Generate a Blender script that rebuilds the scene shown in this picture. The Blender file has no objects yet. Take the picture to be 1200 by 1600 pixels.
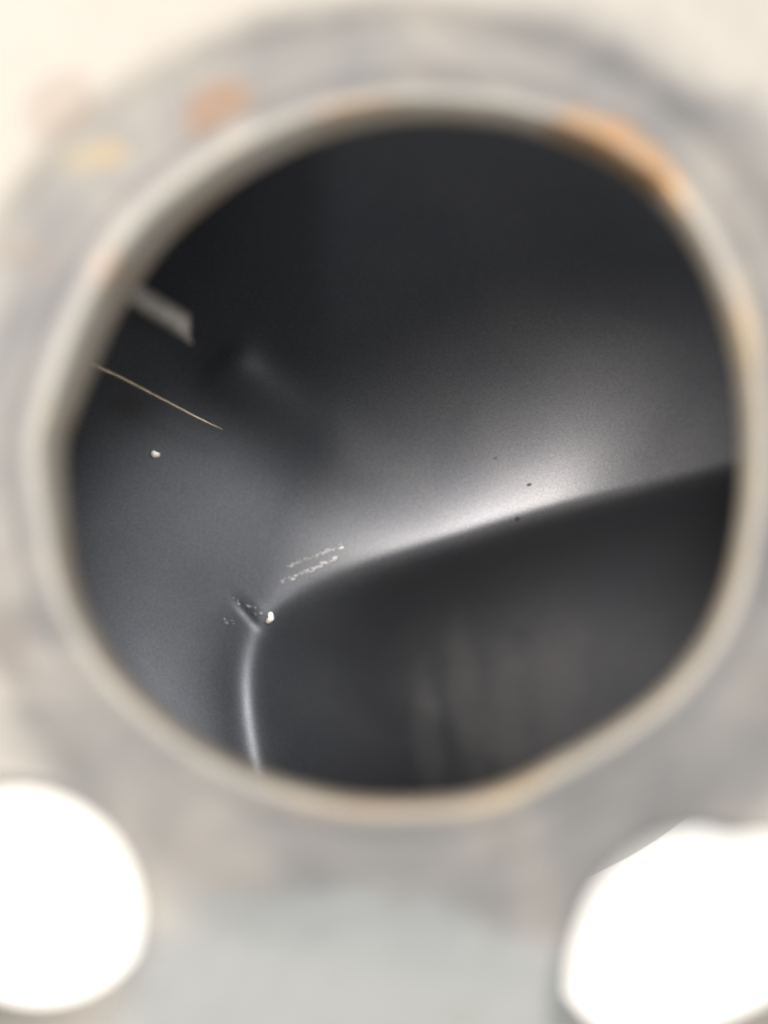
import bpy, math, random
import numpy as np
random.seed(7); np.random.seed(7)
sc = bpy.context.scene
COL = sc.collection

# ------------------------------------------------------------------ camera
H = 0.330                      # lens height above the bench (m)
F = 1300.0                     # focal length in photo pixels (photo 1200 x 1600)
cam = bpy.data.cameras.new('camera')
cam.sensor_fit = 'HORIZONTAL'; cam.sensor_width = 36.0; cam.lens = 36.0 * F / 1200.0
cam.clip_start = 0.002; cam.clip_end = 20.0
cam.dof.use_dof = True; cam.dof.focus_distance = 0.157; cam.dof.aperture_fstop = 5.6
co = bpy.data.objects.new('camera', cam); COL.objects.link(co)
co.location = (0, 0, H); sc.camera = co

# ------------------------------------------------------------------ world and lamps
w = bpy.data.worlds.new('World'); sc.world = w; w.use_nodes = True
bg = w.node_tree.nodes['Background']
bg.inputs['Color'].default_value = (1.0, 0.985, 0.96, 1); bg.inputs['Strength'].default_value = 0.92

def area(name, loc, target, size, watts, color=(1, 1, 1)):
    l = bpy.data.lights.new(name, 'AREA'); l.shape = 'DISK'; l.size = size
    l.energy = watts; l.color = color
    o = bpy.data.objects.new(name, l); COL.objects.link(o); o.location = loc
    from mathutils import Vector
    d = Vector(target) - Vector(loc)
    o.rotation_euler = d.to_track_quat('-Z', 'Y').to_euler()
    return o
area('key_lamp', (-0.42, 0.30, 1.16), (0.0, 0.0, 0.23), 0.60, 22.0, (1.0, 0.90, 0.80))
area('fill_lamp', (0.32, 0.36, 1.20), (0.0, 0.0, 0.23), 0.40, 6.0, (1.0, 0.98, 0.95))  # added fill for the ridge's short leg and lower-left floor
area('bench_fill', (-0.9, -0.9, 0.6), (0, -0.1, 0.0), 0.7, 2.5, (1.0, 0.98, 0.95))  # added pair of fills that brighten the bench from the sides
area('bench_fill', (0.9, -0.9, 0.6), (0, -0.1, 0.0), 0.7, 2.5, (1.0, 0.98, 0.95))

vs = sc.view_settings
vs.view_transform = 'Standard'; vs.look = 'None'; vs.gamma = 1; vs.use_curve_mapping = False
vs.exposure = 0.0
sc.cycles.max_bounces = 10; sc.cycles.diffuse_bounces = 6; sc.cycles.glossy_bounces = 6
sc.cycles.use_denoising = True

# ------------------------------------------------------------------ helpers
def P(u, v, d):
    """point seen at photo pixel (u, v) at d metres below the lens"""
    return ((u - 600.0) / F * d, -(v - 800.0) / F * d, H - d)

def link(name, me, mats, parent=None, smooth=True):
    o = bpy.data.objects.new(name, me); COL.objects.link(o)
    for m in (mats if isinstance(mats, (list, tuple)) else [mats]): me.materials.append(m)
    if smooth:
        me.polygons.foreach_set('use_smooth', [True] * len(me.polygons))
    if parent is not None:
        o.parent = parent
    return o

def ring_mesh(name, rows, closed_u=True):
    """rows: array (n, m, 3); m runs round the ring"""
    rows = np.asarray(rows); n, m = rows.shape[:2]
    me = bpy.data.meshes.new(name)
    i = np.arange(n - 1)[:, None]; j = np.arange(m)[None, :]; k = (j + 1) % m
    a = i * m + j; b = i * m + k; c = (i + 1) * m + k; d = (i + 1) * m + j
    f = np.stack([a, b, c, d], -1).reshape(-1, 4)
    me.from_pydata(rows.reshape(-1, 3).tolist(), [], f.tolist()); me.update()
    return me

def nodes(m):
    m.use_nodes = True
    nt = m.node_tree
    return nt, nt.nodes['Principled BSDF']

def noise(nt, scale, detail=3, rough=0.5, coord=None, dist=0.0):
    n = nt.nodes.new('ShaderNodeTexNoise'); n.inputs['Scale'].default_value = scale
    n.inputs['Detail'].default_value = detail; n.inputs['Roughness'].default_value = rough
    n.inputs['Distortion'].default_value = dist
    if coord is not None: nt.links.new(coord, n.inputs['Vector'])
    return n

def ramp(nt, fac, stops):
    r = nt.nodes.new('ShaderNodeValToRGB'); e = r.color_ramp.elements
    while len(e) < len(stops): e.new(0.5)
    for q, (p, c) in zip(e, stops):
        q.position = p; q.color = (c[0], c[1], c[2], 1) if len(c) == 3 else c
    nt.links.new(fac, r.inputs['Fac'])
    return r

def mix(nt, fac, a, b):
    n = nt.nodes.new('ShaderNodeMix'); n.data_type = 'RGBA'
    if isinstance(fac, float): n.inputs[0].default_value = fac
    else: nt.links.new(fac, n.inputs[0])
    for s, x in ((6, a), (7, b)):
        if isinstance(x, tuple): n.inputs[s].default_value = (*x, 1)
        else: nt.links.new(x, n.inputs[s])
    return n.outputs[2]

def math_(nt, op, a, b=None, c=None, clamp=False):
    n = nt.nodes.new('ShaderNodeMath'); n.operation = op; n.use_clamp = clamp
    for i, x in enumerate((a, b, c)):
        if x is None: continue
        if isinstance(x, (int, float)): n.inputs[i].default_value = x
        else: nt.links.new(x, n.inputs[i])
    return n.outputs[0]

def stain(nt, coord, centre, radii, rot, soft=0.55, wob=0.35, wscale=180):
    """0..1 mask of a stain with an uneven outline, in object space (seen from above)"""
    mp = nt.nodes.new('ShaderNodeMapping'); mp.vector_type = 'TEXTURE'
    mp.inputs['Location'].default_value = centre
    mp.inputs['Rotation'].default_value = (0, 0, rot)
    mp.inputs['Scale'].default_value = radii
    nt.links.new(coord, mp.inputs['Vector'])
    ln = nt.nodes.new('ShaderNodeVectorMath'); ln.operation = 'LENGTH'
    nt.links.new(mp.outputs[0], ln.inputs[0])
    nz = noise(nt, wscale, 3, 0.6, coord)
    d = math_(nt, 'MULTIPLY_ADD', math_(nt, 'SUBTRACT', nz.outputs['Fac'], 0.5), wob * 4, ln.outputs['Value'])
    mr = nt.nodes.new('ShaderNodeMapRange'); mr.interpolation_type = 'SMOOTHSTEP'
    nt.links.new(d, mr.inputs['Value'])
    mr.inputs['From Min'].default_value = 1.0 + soft / 2; mr.inputs['From Max'].default_value = 1.0 - soft / 2
    mr.inputs['To Min'].default_value = 0; mr.inputs['To Max'].default_value = 1
    return mr.outputs['Result']

# ------------------------------------------------------------------ materials
def mat_flange():
    m = bpy.data.materials.new('cast_grey_metal'); nt, b = nodes(m)
    tc = nt.nodes.new('ShaderNodeTexCoord').outputs['Object']
    n1 = noise(nt, 55, 4, 0.6, tc, 0.6); n2 = noise(nt, 210, 4, 0.65, tc)
    base = ramp(nt, n1.outputs['Fac'], [(0.30, (0.092, 0.096, 0.101)), (0.5, (0.132, 0.132, 0.131)), (0.70, (0.195, 0.185, 0.171))])
    col = mix(nt, math_(nt, 'MULTIPLY', ramp(nt, n2.outputs['Fac'], [(0.55, (0, 0, 0)), (0.75, (1, 1, 1))]).outputs[0], 0.3), base.outputs[0], (0.16, 0.135, 0.11))
    d = D0 = 0.085
    def st(u, v, ru, rv, rot, c, amt, soft=0.6, dd=d, wob=0.25):
        nonlocal col
        x, y, z = P(u, v, dd)
        k = stain(nt, tc, (x, y, z), (ru / F * dd, rv / F * dd, 0.02), rot, soft, wob)
        col = mix(nt, math_(nt, 'MULTIPLY', k, amt), col, c)
    rust = (0.160, 0.092, 0.052); ochre = (0.23, 0.17, 0.09); pale = (0.20, 0.178, 0.128)
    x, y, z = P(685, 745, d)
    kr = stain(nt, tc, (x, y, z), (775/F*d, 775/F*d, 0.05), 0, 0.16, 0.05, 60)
    col = mix(nt, math_(nt, 'SUBTRACT', 1.0, kr), col, (0.27, 0.258, 0.238))  # outer area coloured paler, standing in for brightness at the corners
    st(345, 172, 56, 42, 0.6, rust, 0.8, 0.9)
    st(325, 215, 34, 26, 0.8, (0.149, 0.099, 0.062), 0.5)
    st(150, 243, 52, 22, 0.2, pale, 0.95)
    st(172, 240, 20, 14, 0.2, ochre, 0.8)
    st(45, 735, 22, 22, 0, (0.136, 0.093, 0.056), 0.45)
    st(40, 395, 40, 30, 0, (0.136, 0.099, 0.074), 0.3)
    st(20, 1000, 40, 60, 0, (0.136, 0.105, 0.081), 0.25)
    st(70, 140, 70, 60, 0.6, (0.174, 0.124, 0.093), 0.4)
    st(1185, 800, 26, 34, 0, (0.211, 0.118, 0.056), 0.55)
    st(680, 120, 60, 18, 0, (0.186, 0.124, 0.074), 0.4)
    st(345, 1455, 34, 12, 0.3, pale, 0.7)
    st(725, 1590, 30, 26, 0.3, pale, 0.7)
    st(560, 1600, 400, 205, -0.08, (0.185, 0.202, 0.208), 0.8, 0.3, D0, 0.12)
    st(400, 1430, 130, 40, -0.2, (0.155, 0.168, 0.171), 0.5)
    nt.links.new(col, b.inputs['Base Color'])
    b.inputs['Metallic'].default_value = 0.15
    b.inputs['Roughness'].default_value = 0.6
    bp = nt.nodes.new('ShaderNodeBump'); bp.inputs['Strength'].default_value = 0.35; bp.inputs['Distance'].default_value = 0.0006
    nt.links.new(n2.outputs['Fac'], bp.inputs['Height'])
    bq = nt.nodes.new('ShaderNodeBump'); bq.inputs['Strength'].default_value = 0.6; bq.inputs['Distance'].default_value = 0.002
    nt.links.new(n1.outputs['Fac'], bq.inputs['Height']); nt.links.new(bp.outputs[0], bq.inputs['Normal'])
    nt.links.new(bq.outputs[0], b.inputs['Normal'])
    return m

def mat_lip():
    m = bpy.data.materials.new('worn_cream_metal'); nt, b = nodes(m)
    tc = nt.nodes.new('ShaderNodeTexCoord').outputs['Object']
    n1 = noise(nt, 90, 4, 0.6, tc, 0.4); n2 = noise(nt, 320, 4, 0.65, tc)
    col = ramp(nt, n1.outputs['Fac'], [(0.3, (0.38, 0.36, 0.32)), (0.55, (0.48, 0.445, 0.385)), (0.75, (0.53, 0.465, 0.36))]).outputs[0]
    n3 = noise(nt, 55, 4, 0.6, tc, 0.6)
    dull = ramp(nt, n3.outputs['Fac'], [(0.30, (0.092, 0.096, 0.101)), (0.5, (0.132, 0.132, 0.131)), (0.70, (0.195, 0.185, 0.171))]).outputs[0]
    ao = nt.nodes.new('ShaderNodeAttribute'); ao.attribute_name = 'outer_side'
    col = mix(nt, ao.outputs['Fac'], col, dull)
    at = nt.nodes.new('ShaderNodeAttribute'); at.attribute_name = 'edge_wear'
    k = math_(nt, 'MULTIPLY', at.outputs['Fac'], ramp(nt, n1.outputs['Fac'], [(0.38, (0, 0, 0)), (0.62, (1, 1, 1))]).outputs[0])
    col = mix(nt, math_(nt, 'MULTIPLY', k, 0.95), col, (0.30, 0.20, 0.10))
    def st(u, v, ru, rv, rot, c, amt, dd=0.0872, soft=0.5, wob=0.5):
        nonlocal col
        x, y, z = P(u, v, dd)
        q = stain(nt, tc, (x, y, z), (ru / F * dd, rv / F * dd, 0.008), rot, soft, wob, 380)
        col = mix(nt, math_(nt, 'MULTIPLY', q, amt), col, c)
    rust = (0.27, 0.155, 0.07)
    st(900, 208, 48, 26, -0.35, rust, 0.8)
    st(962, 234, 56, 27, -0.65, rust, 0.85)
    st(1014, 284, 46, 23, -0.95, rust, 0.95)
    st(1045, 330, 30, 16, -1.0, (0.6, 0.38, 0.18), 0.6)
    st(600, 1250, 130, 11, 0, (0.30, 0.21, 0.12), 0.4, soft=1.4)
    st(800, 1222, 75, 11, 0.42, (0.36, 0.28, 0.17), 0.5, soft=1.4)
    st(560, 186, 80, 14, 0.15, (0.34, 0.22, 0.13), 0.5, soft=1.0)
    st(180, 430, 34, 16, 1.0, (0.36, 0.25, 0.17), 0.5, soft=1.0)
    st(1150, 540, 13, 100, 0.12, (0.42, 0.31, 0.17), 0.5, soft=1.2)
    nt.links.new(col, b.inputs['Base Color'])
    b.inputs['Metallic'].default_value = 0.1; b.inputs['Roughness'].default_value = 0.45
    bp = nt.nodes.new('ShaderNodeBump'); bp.inputs['Strength'].default_value = 0.4; bp.inputs['Distance'].default_value = 0.0004
    nt.links.new(n2.outputs['Fac'], bp.inputs['Height']); nt.links.new(bp.outputs[0], b.inputs['Normal'])
    return m

def mat_inner():
    m = bpy.data.materials.new('dark_bare_steel'); nt, b = nodes(m)
    tc = nt.nodes.new('ShaderNodeTexCoord').outputs['Object']
    n1 = noise(nt, 40, 3, 0.55, tc, 0.8)
    fine = noise(nt, 2600, 2, 0.6, tc)
    base = ramp(nt, n1.outputs['Fac'], [(0.3, (0.185, 0.197, 0.225)), (0.7, (0.215, 0.224, 0.245))]).outputs[0]
    grain = ramp(nt, fine.outputs['Fac'], [(0.3, (0.84, 0.84, 0.84)), (0.7, (1.16, 1.16, 1.16))]).outputs[0]
    mm = nt.nodes.new('ShaderNodeMix'); mm.data_type = 'RGBA'; mm.blend_type = 'MULTIPLY'; mm.inputs[0].default_value = 1.0
    nt.links.new(base, mm.inputs[6]); nt.links.new(grain, mm.inputs[7]); col = mm.outputs[2]
    def st(u, v, ru, rv, rot, c, amt, dd, soft=0.5, wob=0.3, ws=900):
        nonlocal col
        x, y, z = P(u, v, dd)
        q = stain(nt, tc, (x, y, z), (ru / F * dd, rv / F * dd, 0.03), rot, soft, wob, ws)
        col = mix(nt, math_(nt, 'MULTIPLY', q, amt), col, c)
    SP = 0.160
    st(830, 757, 4.0, 2.6, 0.2, (0.02, 0.02, 0.02), 0.9, SP)
    st(813, 811, 4.0, 3.5, 0.2, (0.04, 0.04, 0.04), 0.6, SP)
    st(778, 714, 3.0, 2.5, 0.2, (0.04, 0.04, 0.04), 0.5, SP)
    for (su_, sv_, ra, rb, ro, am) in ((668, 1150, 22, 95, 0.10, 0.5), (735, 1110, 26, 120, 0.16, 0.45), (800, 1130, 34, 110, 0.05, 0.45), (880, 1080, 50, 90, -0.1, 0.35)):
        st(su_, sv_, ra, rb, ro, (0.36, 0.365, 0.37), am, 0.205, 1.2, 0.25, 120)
    st(180, 625, 26, 20, 0.3, (0.20, 0.14, 0.08), 0.25, SP, 0.9)
    nt.links.new(col, b.inputs['Base Color'])
    b.inputs['Metallic'].default_value = 0.55
    rr = ramp(nt, n1.outputs['Fac'], [(0.3, (0.39,) * 3), (0.7, (0.44,) * 3)])
    nt.links.new(rr.outputs[0], b.inputs['Roughness'])
    bp = nt.nodes.new('ShaderNodeBump'); bp.inputs['Strength'].default_value = 0.10; bp.inputs['Distance'].default_value = 0.0001
    nt.links.new(fine.outputs['Fac'], bp.inputs['Height']); nt.links.new(bp.outputs[0], b.inputs['Normal'])
    return m

def mat_plain(name, col, metal, rough, scale=300, var=0.25, bump=0.2):
    m = bpy.data.materials.new(name); nt, b = nodes(m)
    tc = nt.nodes.new('ShaderNodeTexCoord').outputs['Object']
    n = noise(nt, scale, 4, 0.6, tc)
    lo = tuple(c * (1 - var) for c in col); hi = tuple(min(1, c * (1 + var)) for c in col)
    nt.links.new(ramp(nt, n.outputs['Fac'], [(0.3, lo), (0.7, hi)]).outputs[0], b.inputs['Base Color'])
    b.inputs['Metallic'].default_value = metal; b.inputs['Roughness'].default_value = rough
    bp = nt.nodes.new('ShaderNodeBump'); bp.inputs['Strength'].default_value = bump; bp.inputs['Distance'].default_value = 0.0002
    nt.links.new(n.outputs['Fac'], bp.inputs['Height']); nt.links.new(bp.outputs[0], b.inputs['Normal'])
    return m

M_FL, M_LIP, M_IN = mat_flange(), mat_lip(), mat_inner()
M_OUT = mat_plain('painted_shell', (0.40, 0.40, 0.39), 0.1, 0.5, 60, 0.1)
M_BENCH = mat_plain('white_bench_top', (0.74, 0.735, 0.72), 0.0, 0.6, 20, 0.02, 0.05)
M_TUBE = mat_plain('brushed_tube', (0.42, 0.39, 0.36), 0.2, 0.45, 700, 0.2)
M_WIRE = mat_plain('rusty_wire', (0.78, 0.66, 0.50), 0.5, 0.4, 900, 0.25)
M_BEAD = mat_plain('glint_metal', (0.75, 0.72, 0.66), 1.0, 0.42, 500, 0.03, 0.05)
M_SCUFF = mat_plain('scraped_steel', (0.80, 0.80, 0.79), 0.4, 0.4, 2500, 0.3)

# ------------------------------------------------------------------ setting: the bench it stands on
me = bpy.data.meshes.new('bench'); s = 3.0
me.from_pydata([(-s, -s, 0), (s, -s, 0), (s, s, 0), (-s, s, 0)], [], [(0, 1, 2, 3)])
g = link('ground', me, M_BENCH, smooth=False); g['kind'] = 'structure'

# ------------------------------------------------------------------ the tank
tank = bpy.data.objects.new('metal_tank', None); COL.objects.link(tank); tank.location = (0, 0, 0)
tank.empty_display_size = 0.05
tank['label'] = 'grey metal tank with a round rust-edged mouth and a dark hollow inside'
tank['category'] = 'metal tank'

CU, CV = 630.0, 715.0
out = [(105,690),(110,800),(131,935),(200,1050),(300,1142),(400,1198),(500,1229),(640,1243),(740,1234),(800,1214),(870,1176),
       (950,1132),(1030,1072),(1090,1000),(1125,920),(1142,850),(1154,720),(1149,620),(1127,510),(1095,425),(1050,350),(1000,295),
       (930,250),(870,225),(810,205),(740,195),(640,193),(560,205),(480,232),(400,272),(330,322),(270,375),(215,450),(180,510),(150,580),(125,640)]
oa = np.array([math.atan2(-(v - CV), u - CU) for u, v in out]); orr = np.array([math.hypot(u - CU, v - CV) for u, v in out])
idx = np.argsort(oa); oa, orr = oa[idx], orr[idx]
NT = 720
TH = np.linspace(-math.pi, math.pi, NT, endpoint=False)
def per(x, xs, ys): return np.interp(x, np.concatenate([xs - 2*math.pi, xs, xs + 2*math.pi]), np.concatenate([ys, ys, ys]))
def circ_blur(a, n):
    k = np.exp(-0.5 * (np.arange(-3*n, 3*n+1) / n) ** 2); k /= k.sum()
    return sum(np.roll(a, i) * kk for i, kk in zip(range(-3*n, 3*n+1), k))
RIN = circ_blur(per(TH, oa, orr), 3)

def lobe(th, c, wdt):
    d = (th - c + math.pi) % (2*math.pi) - math.pi
    return np.exp(-0.5 * (d / wdt) ** 2)
D2R = math.pi / 180
D0 = 0.085      # flange face
# width of the visible rolled wall of the mouth (photo px) and how deep its lower edge lies (m)
BAND = 27 + 38 * lobe(TH, 145*D2R, 0.65) + 12 * lobe(TH, 60*D2R, 0.5) + 10 * lobe(TH, 0, 0.5)
DLOW = D0 * (RIN + BAND) / RIN * 0.999 + 0.0030

def px_ring(r, d):
    """ring at radius r (px, array) and depth d (array), as world points"""
    u = CU + r * np.cos(TH); v = CV - r * np.sin(TH)
    return np.stack([(u - 600) / F * d, -(v - 800) / F * d, H - d], -1)

rows = []; wear = []; outer = []
NP = 22
for i in range(NP + 1):
    t = i / NP
    # underside tucked out of sight, then the rounded wall, then a low bead onto the flange
    a = math.radians(42) + t * math.radians(48)
    r = RIN + BAND * (1 - np.cos(a) / math.cos(math.radians(42)))
    d = D0 - 0.0006 + (DLOW - D0 + 0.0006) * (1 - np.sin(a)) / (1 - math.sin(math.radians(42)))
    rows.append(px_ring(r, d)); wear.append(max(0.0, 1 - t * 1.8)); outer.append(max(0.0, t - 0.72) / 0.28 * 0.7)
for r2, dd in ((10, D0 - 0.0006), (22, D0 - 0.0005), (34, D0 - 0.0002), (46, D0 + 0.0006)):
    rows.append(px_ring(RIN + BAND + r2, np.full(NT, dd))); wear.append(0); outer.append(1)
# return underneath so that the lip has thickness
pre = [px_ring(RIN * (DLOW / (DLOW + 0.001)) + 40, DLOW + 0.0005 + 0 * TH), px_ring(RIN + 8, DLOW + 0.0012)]
rows = pre[::1] + rows; wear = [1, 1] + wear; outer = [0, 0] + outer
me = ring_mesh('mouth_lip', rows)
at = me.attributes.new('edge_wear', 'FLOAT', 'POINT')
at.data.foreach_set('value', np.repeat(np.array(wear, dtype=np.float32), NT))
at = me.attributes.new('outer_side', 'FLOAT', 'POINT')
at.data.foreach_set('value', np.repeat(np.array(outer, dtype=np.float32), NT))
link('mouth_lip', me, M_LIP, tank)

# ---- flange: plate with five bolt holes
import bmesh
MM0 = D0 / F       # metres per photo px on the flange face
cx, cy, _ = P(CU, CV, D0)
prof = [(0, 0.0045), (0, 0.0002)]
def flange_rows():
    rows = []
    r0 = RIN + BAND + 38
    prof = [(0.0, -0.0062, 1), (0.0, 0.0, 1)]
    rows.append(px_ring(r0 * D0 / (D0 + 0.010), np.full(NT, D0 + 0.010)))
    rows.append(px_ring(r0, np.full(NT, D0)))
    # raised outer collar: lower towards the bottom of the picture
    up = -0.0045 * (0.06 + 0.4 * lobe(TH, 80*D2R, 0.9) + 0.8 * lobe(TH, 145*D2R, 0.6))
    r1 = 668 + 30 * lobe(TH, 145*D2R, 0.4) + 14 * lobe(TH, 270*D2R, 0.5)
    for f in (0.25, 0.5, 0.75):
        rows.append(px_ring(r0 + (r1 - r0) * f, np.full(NT, D0)))
    for k in range(9):
        t = k / 8; s_ = t * t * (3 - 2 * t)
        rows.append(px_ring(r1 + 62 * t, D0 - up * s_))
    for rr in (770, 790):
        rows.append(px_ring(np.full(NT, rr), D0 - up))
    for k in range(1, 9):
        t = k / 8; s_ = t * t * (3 - 2 * t)
        rows.append(px_ring(790 + 60 * t, D0 - up))
    RO = 1185 - 160 * lobe(TH, 131*D2R, 0.24) - 170 * lobe(TH, 50*D2R, 0.22)
    for f in (0.2, 0.45, 0.7, 1.0):
        rows.append(px_ring(850 + (RO - 850) * f, D0 - up))
    for k in range(1, 7):
        a = k / 6 * math.pi / 2
        rows.append(px_ring(RO + 24 * np.full(NT, math.sin(a)), D0 - up + 0.0015 * (1 - math.cos(a))))
    rows.append(px_ring((RO + 24) * D0 / (D0 + .010), np.full(NT, D0 + 0.010)))
    rows.append(rows[0].copy())
    return rows
fr = np.array(flange_rows())
me = ring_mesh('flange', fr)
bm = bmesh.new(); bm.from_mesh(me); bmesh.ops.remove_doubles(bm, verts=bm.verts, dist=1e-7)
bmesh.ops.recalc_face_normals(bm, faces=bm.faces); bm.to_mesh(me); bm.free()
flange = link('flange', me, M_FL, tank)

def cutter(pts):
    """prism through the plate from a px outline, flared slightly at the top edge"""
    n = len(pts); bm = bmesh.new(); rings = []
    c = np.mean(pts, 0)
    for d, k in ((D0 - 0.010, 1.30), (D0 - 0.0004, 1.30), (D0 + 0.0006, 1.17), (D0 + 0.0040, 1.0), (D0 + 0.020, 1.0)):
        ring = []
        for u, v in pts:
            uu, vv = c[0] + (u - c[0]) * k, c[1] + (v - c[1]) * k
            x, y, _ = P(uu, vv, D0); ring.append(bm.verts.new((x, y, H - d)))
        rings.append(ring)
    for a, b in zip(rings, rings[1:]):
        for i in range(n): bm.faces.new((a[i], a[(i+1) % n], b[(i+1) % n], b[i]))
    bm.faces.new(rings[0]); bm.faces.new(rings[-1][::-1])
    bmesh.ops.recalc_face_normals(bm, faces=bm.faces)
    me = bpy.data.meshes.new('cut'); bm.to_mesh(me); bm.free()
    return me

def circle(u, v, r, n=48): return [(u + r * math.cos(2*math.pi*i/n), v + r * math.sin(2*math.pi*i/n)) for i in range(n)]
def smooth_poly(pts, n=120):
    p = np.array(pts, float); m = len(p); t = np.arange(n) / n * m
    i = t.astype(int); f = (t - i)[:, None]
    a, b, c, d = p[(i-1) % m], p[i % m], p[(i+1) % m], p[(i+2) % m]
    q = 0.5 * ((2*b) + (-a+c)*f + (2*a-5*b+4*c-d)*f*f + (-a+3*b-3*c+d)*f**3)
    return [tuple(x) for x in q]
holes = [circle(-2, 1458, 207)]
holes.append(smooth_poly([(925,1450),(965,1385),(1035,1330),(1105,1315),(1170,1325),(1240,1320),(1340,1330),(1380,1450),(1340,1600),(1200,1690),(1020,1720),(915,1640),(900,1550)]))
for dg in (86.5, 157.5, 14.5):
    holes.append(circle(CU + 955 * math.cos(dg*D2R), CV - 955 * math.sin(dg*D2R), 165))
cuts = []
for h in holes:
    o = bpy.data.objects.new('cut', cutter(h)); COL.objects.link(o); cuts.append(o)
    md = flange.modifiers.new('b', 'BOOLEAN'); md.operation = 'DIFFERENCE'; md.object = o; md.solver = 'EXACT'
bpy.context.view_layer.update()
dg_ = bpy.context.evaluated_depsgraph_get()
new = bpy.data.meshes.new_from_object(flange.evaluated_get(dg_))
flange.modifiers.clear(); flange.data = new
for o in cuts: bpy.data.objects.remove(o)
if hasattr(new, 'set_sharp_from_angle'): new.set_sharp_from_angle(angle=math.radians(40))

# ---- floor of the hollow: a stamped surface with a ridge that turns a corner
ridge = np.array([(432,1330),(409,1250),(396,1190),(383,1120),(379,1060),(388,1005),(412,962),(455,936),(520,908),(600,882),(700,853),(850,806),
                  (1000,764),(1100,737),(1180,716),(1320,682)], float)
def catmull(p, n=12):
    q = np.vstack([2*p[0]-p[1], p, 2*p[-1]-p[-2]]); o = []
    for i in range(len(p)-1):
        a, b, c, d = q[i:i+4]
        for k in range(n):
            f = k / n; o.append(0.5*((2*b)+(-a+c)*f+(2*a-5*b+4*c-d)*f*f+(-a+3*b-3*c+d)*f**3))
    o.append(p[-1]); return np.array(o)
RP = catmull(ridge)
seg = RP[1:] - RP[:-1]; sl = np.hypot(seg[:,0], seg[:,1]); cum = np.concatenate([[0], np.cumsum(sl)])
def ridge_sd(u, v):
    best = np.full(u.shape, 1e9); tt = np.zeros(u.shape); sg = np.ones(u.shape)
    for i in range(len(seg)):
        px_, py_ = u - RP[i,0], v - RP[i,1]
        k = np.clip((px_*seg[i,0] + py_*seg[i,1]) / (sl[i]**2), 0, 1)
        dx, dy = px_ - k*seg[i,0], py_ - k*seg[i,1]
        d = np.hypot(dx, dy); m = d < best
        best = np.where(m, d, best); tt = np.where(m, cum[i] + k*sl[i], tt)
        cr = seg[i,0]*py_ - seg[i,1]*px_
        sg = np.where(m, np.where(cr > 0, -1, 1), sg)
    return best * sg, tt
def g2(u, v, cu, cv, su, sv, rot=0):
    c, s_ = math.cos(rot), math.sin(rot)
    a = (u-cu)*c + (v-cv)*s_; b = -(u-cu)*s_ + (v-cv)*c
    return np.exp(-0.5*((a/su)**2 + (b/sv)**2))
tcorner = cum[12*6]
DF = 0.158
MMF = DF / F
def floor_h(u, v):
    """height towards the lens, in photo px at the floor's depth"""
    s, t = ridge_sd(u, v)
    k = 1 / (1 + np.exp(-(t - tcorner - 95) / 45.0))          # 0 on the short leg, 1 on the long one
    wd = 30 + 83 * k
    ks = 1 / (1 + np.exp(-(t - tcorner - 25) / 28.0))
    far = np.clip((t - tcorner - 350) / 350, 0, 1)
    slope0 = 0.50 * (1 - ks) + (0.12 + 0.04 * far) * ks
    so = np.maximum(s, 0); si = np.minimum(s, 0)
    h_out = slope0 * wd * np.exp(-so / wd)
    drop = 340.0
    h_in = slope0 * wd - drop * (1 - np.exp(-(np.abs(si) / (230.0 - 160 * k)) ** 1.6)) 
    h = np.where(s > 0, h_out, h_in)
    # concave bowl: walls climb away from the middle
    wo = np.exp(-(np.maximum(-s, 0) / 170.0) ** 2)
    st_ = np.minimum(893 - 0.285 * (u - 560) - 14, 850 - 0.75 * np.maximum(520 - u, 0))
    q = np.maximum(st_ - v, 0); c_, m_ = 0.0024, 0.85
    base = np.where(q < m_ / c_, 0.5 * c_ * q * q, 0.5 * m_ * m_ / c_ + m_ * (q - m_ / c_)) + 0.0003 * np.maximum(560 - v, 0) ** 2
    base += 0.00025 * (np.maximum(520 - u, 0)) ** 2 * wo
    base += 0.00060 * (np.maximum(v - 900, 0)) ** 2 * wo
    base += (0.00056 * (np.maximum(u - 530, 0)) ** 2 + 0.0006 * (np.maximum(u - 860, 0)) ** 2) * wo
    base -= (1 - wo) * (0.00070 * np.maximum(u - 600, 0) ** 2 + 0.00025 * np.maximum(v - 800, 0) ** 2)
    h = h + base
    return h
def floor_field(u, v):
    h = floor_h(u, v)
    p_ = (u - 350) * 0.80 + (v - 566) * 0.6; q_ = -(u - 350) * 0.6 + (v - 566) * 0.80
    h = h + 27 / (1 + np.exp(-p_ / 12)) * np.exp(-0.5 * (q_ / 32) ** 2) * np.exp(-np.maximum(p_, 0) / 85)  # added bump, shaped to catch a soft glow beside the pipe stub
    # pinched wrinkle at the corner
    h = h - 2.0 * g2(u, v, 388, 962, 18, 5, 0.85)
    h = h + 0.4 * g2(u, v, 402, 946, 22, 6, 0.80)
    return h
NR = 300
rad = np.concatenate([np.linspace(0.5, 600, NR), np.linspace(606, 680, 14)])
TF = 960
thf = np.linspace(-math.pi, math.pi, TF, endpoint=False)
RR, TT = np.meshgrid(rad, thf, indexing='ij')
U = CU + RR*np.cos(TT); V = CV - RR*np.sin(TT)
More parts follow.
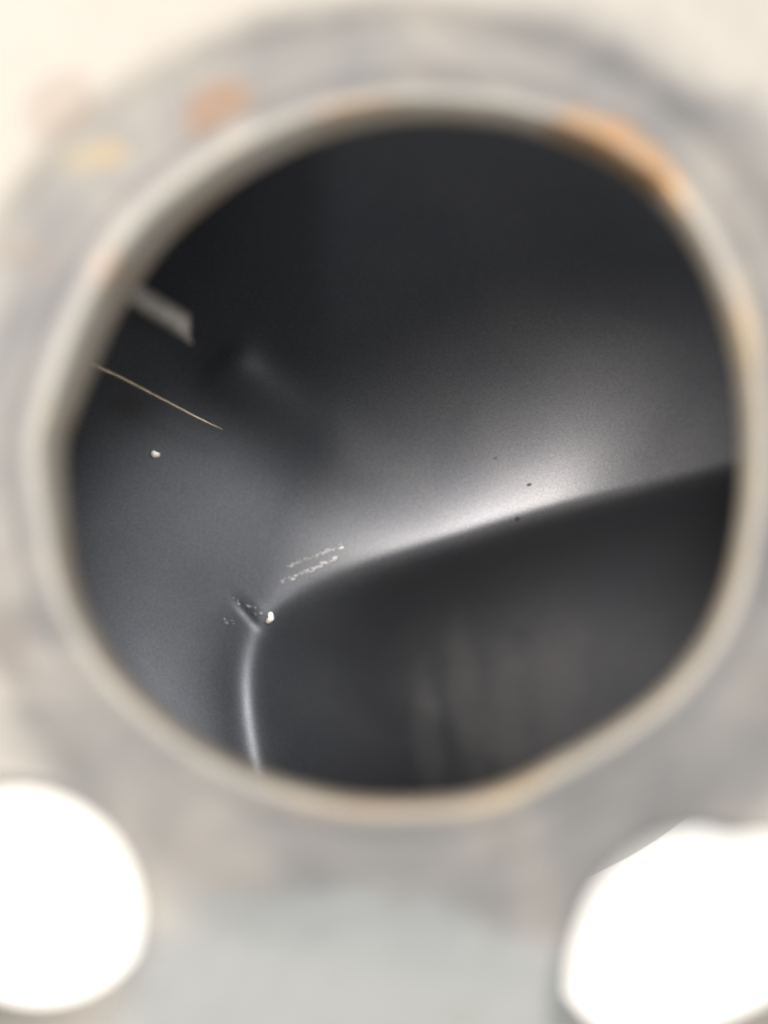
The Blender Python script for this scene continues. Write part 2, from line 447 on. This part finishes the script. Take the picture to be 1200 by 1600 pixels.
# sample on a square grid, soften a little, then look it up
gu = np.arange(-120, 1381, 3.0); gv = np.arange(-20, 1451, 3.0)
GU, GV = np.meshgrid(gu, gv)
G = floor_h(GU, GV)
def blur(a, sg):
    n = int(3*sg); k = np.exp(-0.5*(np.arange(-n, n+1)/sg)**2); k /= k.sum()
    a = np.pad(a, n, mode='edge')
    a = np.apply_along_axis(lambda x: np.convolve(x, k, 'valid'), 0, a)
    return np.apply_along_axis(lambda x: np.convolve(x, k, 'valid'), 1, a)
G1 = blur(G, 6.0); G2 = blur(G, 9); G3 = blur(G, 4.2)
S_, T_ = ridge_sd(GU, GV)
wt = np.exp(-0.5*(S_/70)**2)
kk = 1 / (1 + np.exp(-(T_ - tcorner - 110) / 40.0)); G = (G1*(1-kk) + G3*kk)*wt + G2*(1-wt)
fu = np.clip((U - gu[0])/3, 0, len(gu)-1.001); fv = np.clip((V - gv[0])/3, 0, len(gv)-1.001)
iu = fu.astype(int); iv = fv.astype(int); a_, b_ = fu-iu, fv-iv
Hh = (G[iv,iu]*(1-a_)*(1-b_) + G[iv,iu+1]*a_*(1-b_) + G[iv+1,iu]*(1-a_)*b_ + G[iv+1,iu+1]*a_*b_)
Hh = Hh + (floor_field(U, V) - floor_h(U, V))
Dd = DF + 0.012 - Hh * MMF
edge = np.clip((RR - 600) / 80, 0, 1)
Dd = Dd * (1 - edge) + 0.158 * edge
X = (U-600)/F*Dd; Y = -(V-800)/F*Dd; Z = H - Dd
frows = np.stack([X, Y, Z], -1)
# side wall climbs to the underside of the mouth
def circ_rows(r, d, m):
    th = np.linspace(-math.pi, math.pi, m, endpoint=False)
    u = CU + r*np.cos(th); v = CV - r*np.sin(th)
    return np.stack([(u-600)/F*d, -(v-800)/F*d, np.full(m, H-d)], -1)
wall = [circ_rows(690, 0.152, TF), circ_rows(700, 0.143, TF), circ_rows(700, 0.125, TF), circ_rows(680, 0.112, TF)]
# end exactly on the lip's hidden edge
lo = np.interp(np.linspace(0, NT, TF, endpoint=False), np.arange(NT+1), np.append(RIN, RIN[0]))
dl = np.interp(np.linspace(0, NT, TF, endpoint=False), np.arange(NT+1), np.append(DLOW, DLOW[0]))
th = np.linspace(-math.pi, math.pi, TF, endpoint=False)
u = CU + (lo+6)*np.cos(th); v = CV - (lo+6)*np.sin(th); d = dl + 0.0009
wall.append(np.stack([(u-600)/F*d, -(v-800)/F*d, H-d], -1))
frows = np.concatenate([frows, np.array(wall)], 0)
me = ring_mesh('inner_shell', frows[::-1])
link('inner_shell', me, M_IN, tank)
# outer body that closes the tank from outside
orow = []
for r, d in ((600, 0.0912), (640, 0.096), (712, 0.106), (716, 0.130), (716, 0.160), (690, 0.2), (620, H - 0.004), (600, H - 0.001), (10, H - 0.001)):
    orow.append(circ_rows(r, d, 240))
link('outer_shell', ring_mesh('outer_shell', np.array(orow)), M_OUT, tank)

def floor_d(u, v):
    i = (int(np.clip((v-gv[0])/3, 0, len(gv)-1)), int(np.clip((u-gu[0])/3, 0, len(gu)-1)))
    extra = float(floor_field(np.array([float(u)]), np.array([float(v)]))[0] - floor_h(np.array([float(u)]), np.array([float(v)]))[0])
    return DF + 0.012 - (G[i] + extra) * MMF

def tube(name, pts, radii, mat, parent, n=20, squash=1.0, cap=True):
    from mathutils import Vector
    pts = [Vector(p) for p in pts]; rows = []
    for i, p in enumerate(pts):
        t = (pts[min(i+1, len(pts)-1)] - pts[max(i-1, 0)]).normalized()
        a = t.cross(Vector((0, 0, 1))).normalized(); b = a.cross(t)
        rows.append([tuple(p + a*math.cos(k)*radii[i] + b*math.sin(k)*radii[i]*squash) for k in np.linspace(0, 2*math.pi, n, endpoint=False)])
    me = ring_mesh(name, np.array(rows))
    if cap:
        bm = bmesh.new(); bm.from_mesh(me); bm.verts.ensure_lookup_table()
        bm.faces.new([bm.verts[i] for i in range(n)][::-1])
        bm.faces.new([bm.verts[(len(pts)-1)*n + i] for i in range(n)])
        bm.to_mesh(me); bm.free()
    return link(name, me, mat, parent)

# ---- stub of pipe: open, slanting cut, from the wall towards the middle
def stub():
    d0, d1 = 0.116, 0.124
    from mathutils import Vector
    A = Vector(P(60, 368, d0)); B = Vector(P(296, 512, d1))
    t = (B - A).normalized(); a = t.cross(Vector((0, 0, 1))).normalized(); b = a.cross(t)
    R = 21 / F * d1; rows = []; n = 40
    for rr, order in ((R, range(0, 13)), (R*0.78, range(12, -1, -1))):
        for k in order:
            f = k / 12; ring = []
            for q in np.linspace(0, 2*math.pi, n, endpoint=False):
                # slanted cut: lower-left side reaches further
                off = (0.0009*math.cos(q) + 0.0006*max(0, math.cos(q))**6) * (1 if k == 12 else 0)
                c = A.lerp(B, f) + t*off
                ring.append(tuple(c + a*math.cos(q)*rr + b*math.sin(q)*rr))
            rows.append(ring)
    return link('pipe_stub', ring_mesh('pipe_stub', np.array(rows)), M_TUBE, tank)
stub()

# ---- thin wire
wp = [(60,528),(110,552),(155,574),(190,590),(222,607),(262,628),(300,648),(330,663),(348,671)]
wr = [4.2,4.2,4.0,3.7,3.3,2.6,2.2,1.9,1.1]
dd = [0.142,0.144,0.146,0.148,0.1495,0.151,0.152,0.153,0.1535]
tube('wire_rod', [P(u, v, d) for (u, v), d in zip(wp, dd)], [r/F*d for r, d in zip(wr, dd)], M_WIRE, tank, 14)

# ---- added beads: shallow domes tilted to show as bright glints
def bead(u, v, outline, tilt, name='glint_bead'):
    d = floor_d(u, v) - 0.0006
    n = 36; rows = []
    R = 14.0 / F * d
    x0, y0, z0 = P(u, v, d)
    for i in range(9):
        f = i / 8; ring = []
        for q in np.linspace(0, 2*math.pi, n, endpoint=False):
            o = outline(q) / F * d * f
            x, y = o*math.cos(q), o*math.sin(q)
            z = -(f**2) * outline(q)/F*d * 0.10 + x*tilt[0] + y*tilt[1]
            ring.append((x0+x, y0+y, z0+z))
        rows.append(ring)
    rows.append([(p[0], p[1], p[2]-0.0012) for p in rows[-1]])
    rows[0] = [(x0 + 1e-6*math.cos(q), y0 + 1e-6*math.sin(q), z0) for q in np.linspace(0, 2*math.pi, n, endpoint=False)]
    return link(name, ring_mesh(name, np.array(rows)), M_BEAD, tank)
def aim(u, v):      # tilt that turns a facet straight up the line of sight
    return ((u-600)/F, -(v-800)/F)
ax, ay = aim(242, 710)
bead(242, 710, lambda q: 6.3 + 1.0*math.cos(2*q+0.6) + 0.8*math.cos(3*q), (ax, ay))
ax, ay = aim(422, 966)
bead(422, 966, lambda q: 7 + 2.2*math.cos(2*q-2.6) + 1.5*math.cos(3*q+1.0), (ax, ay))

# ---- scuffs: chains of little raised flecks along the scraped lines
def scuff(p0, p1, n, spread, size, bend=0.0):
    bm = bmesh.new()
    for i in range(n):
        f = (i + random.random()) / n
        if random.random() < 0.12: continue
        u = p0[0] + (p1[0]-p0[0])*f + random.gauss(0, spread)
        v = p0[1] + (p1[1]-p0[1])*f + bend*math.sin(f*math.pi) + random.gauss(0, spread)
        L = size*random.uniform(0.5, 1.8); W = size*random.uniform(0.18, 0.42); a = math.atan2(p1[1]-p0[1], p1[0]-p0[0]) + random.gauss(0, 0.35)
        d = floor_d(u, v) - 0.00012
        top = []; bot = []
        for k in range(7):
            q = k/7*2*math.pi; rr = random.uniform(0.7, 1.2)
            du = L*math.cos(q)*rr; dv = W*math.sin(q)*rr
            uu = u + du*math.cos(a) - dv*math.sin(a); vv = v + du*math.sin(a) + dv*math.cos(a)
            x, y, z = P(uu, vv, d); z += random.uniform(0, 0.00012)
            top.append(bm.verts.new((x, y, z))); bot.append(bm.verts.new((x, y, z-0.0005)))
        bm.faces.new(top)
        for k in range(7): bm.faces.new((top[k], bot[k], bot[(k+1)%7], top[(k+1)%7]))
    me = bpy.data.meshes.new('scrape_mark'); bm.to_mesh(me); bm.free()
    return link('scrape_mark', me, M_SCUFF, tank, smooth=False)
scuff((450,885),(537,852), 46, 1.3, 3.0)
scuff((438,908),(527,871), 60, 1.5, 3.2, 2)
scuff((362,932),(408,958), 9, 2.0, 2.2)
scuff((350,968),(368,972), 6, 2.0, 2.2)
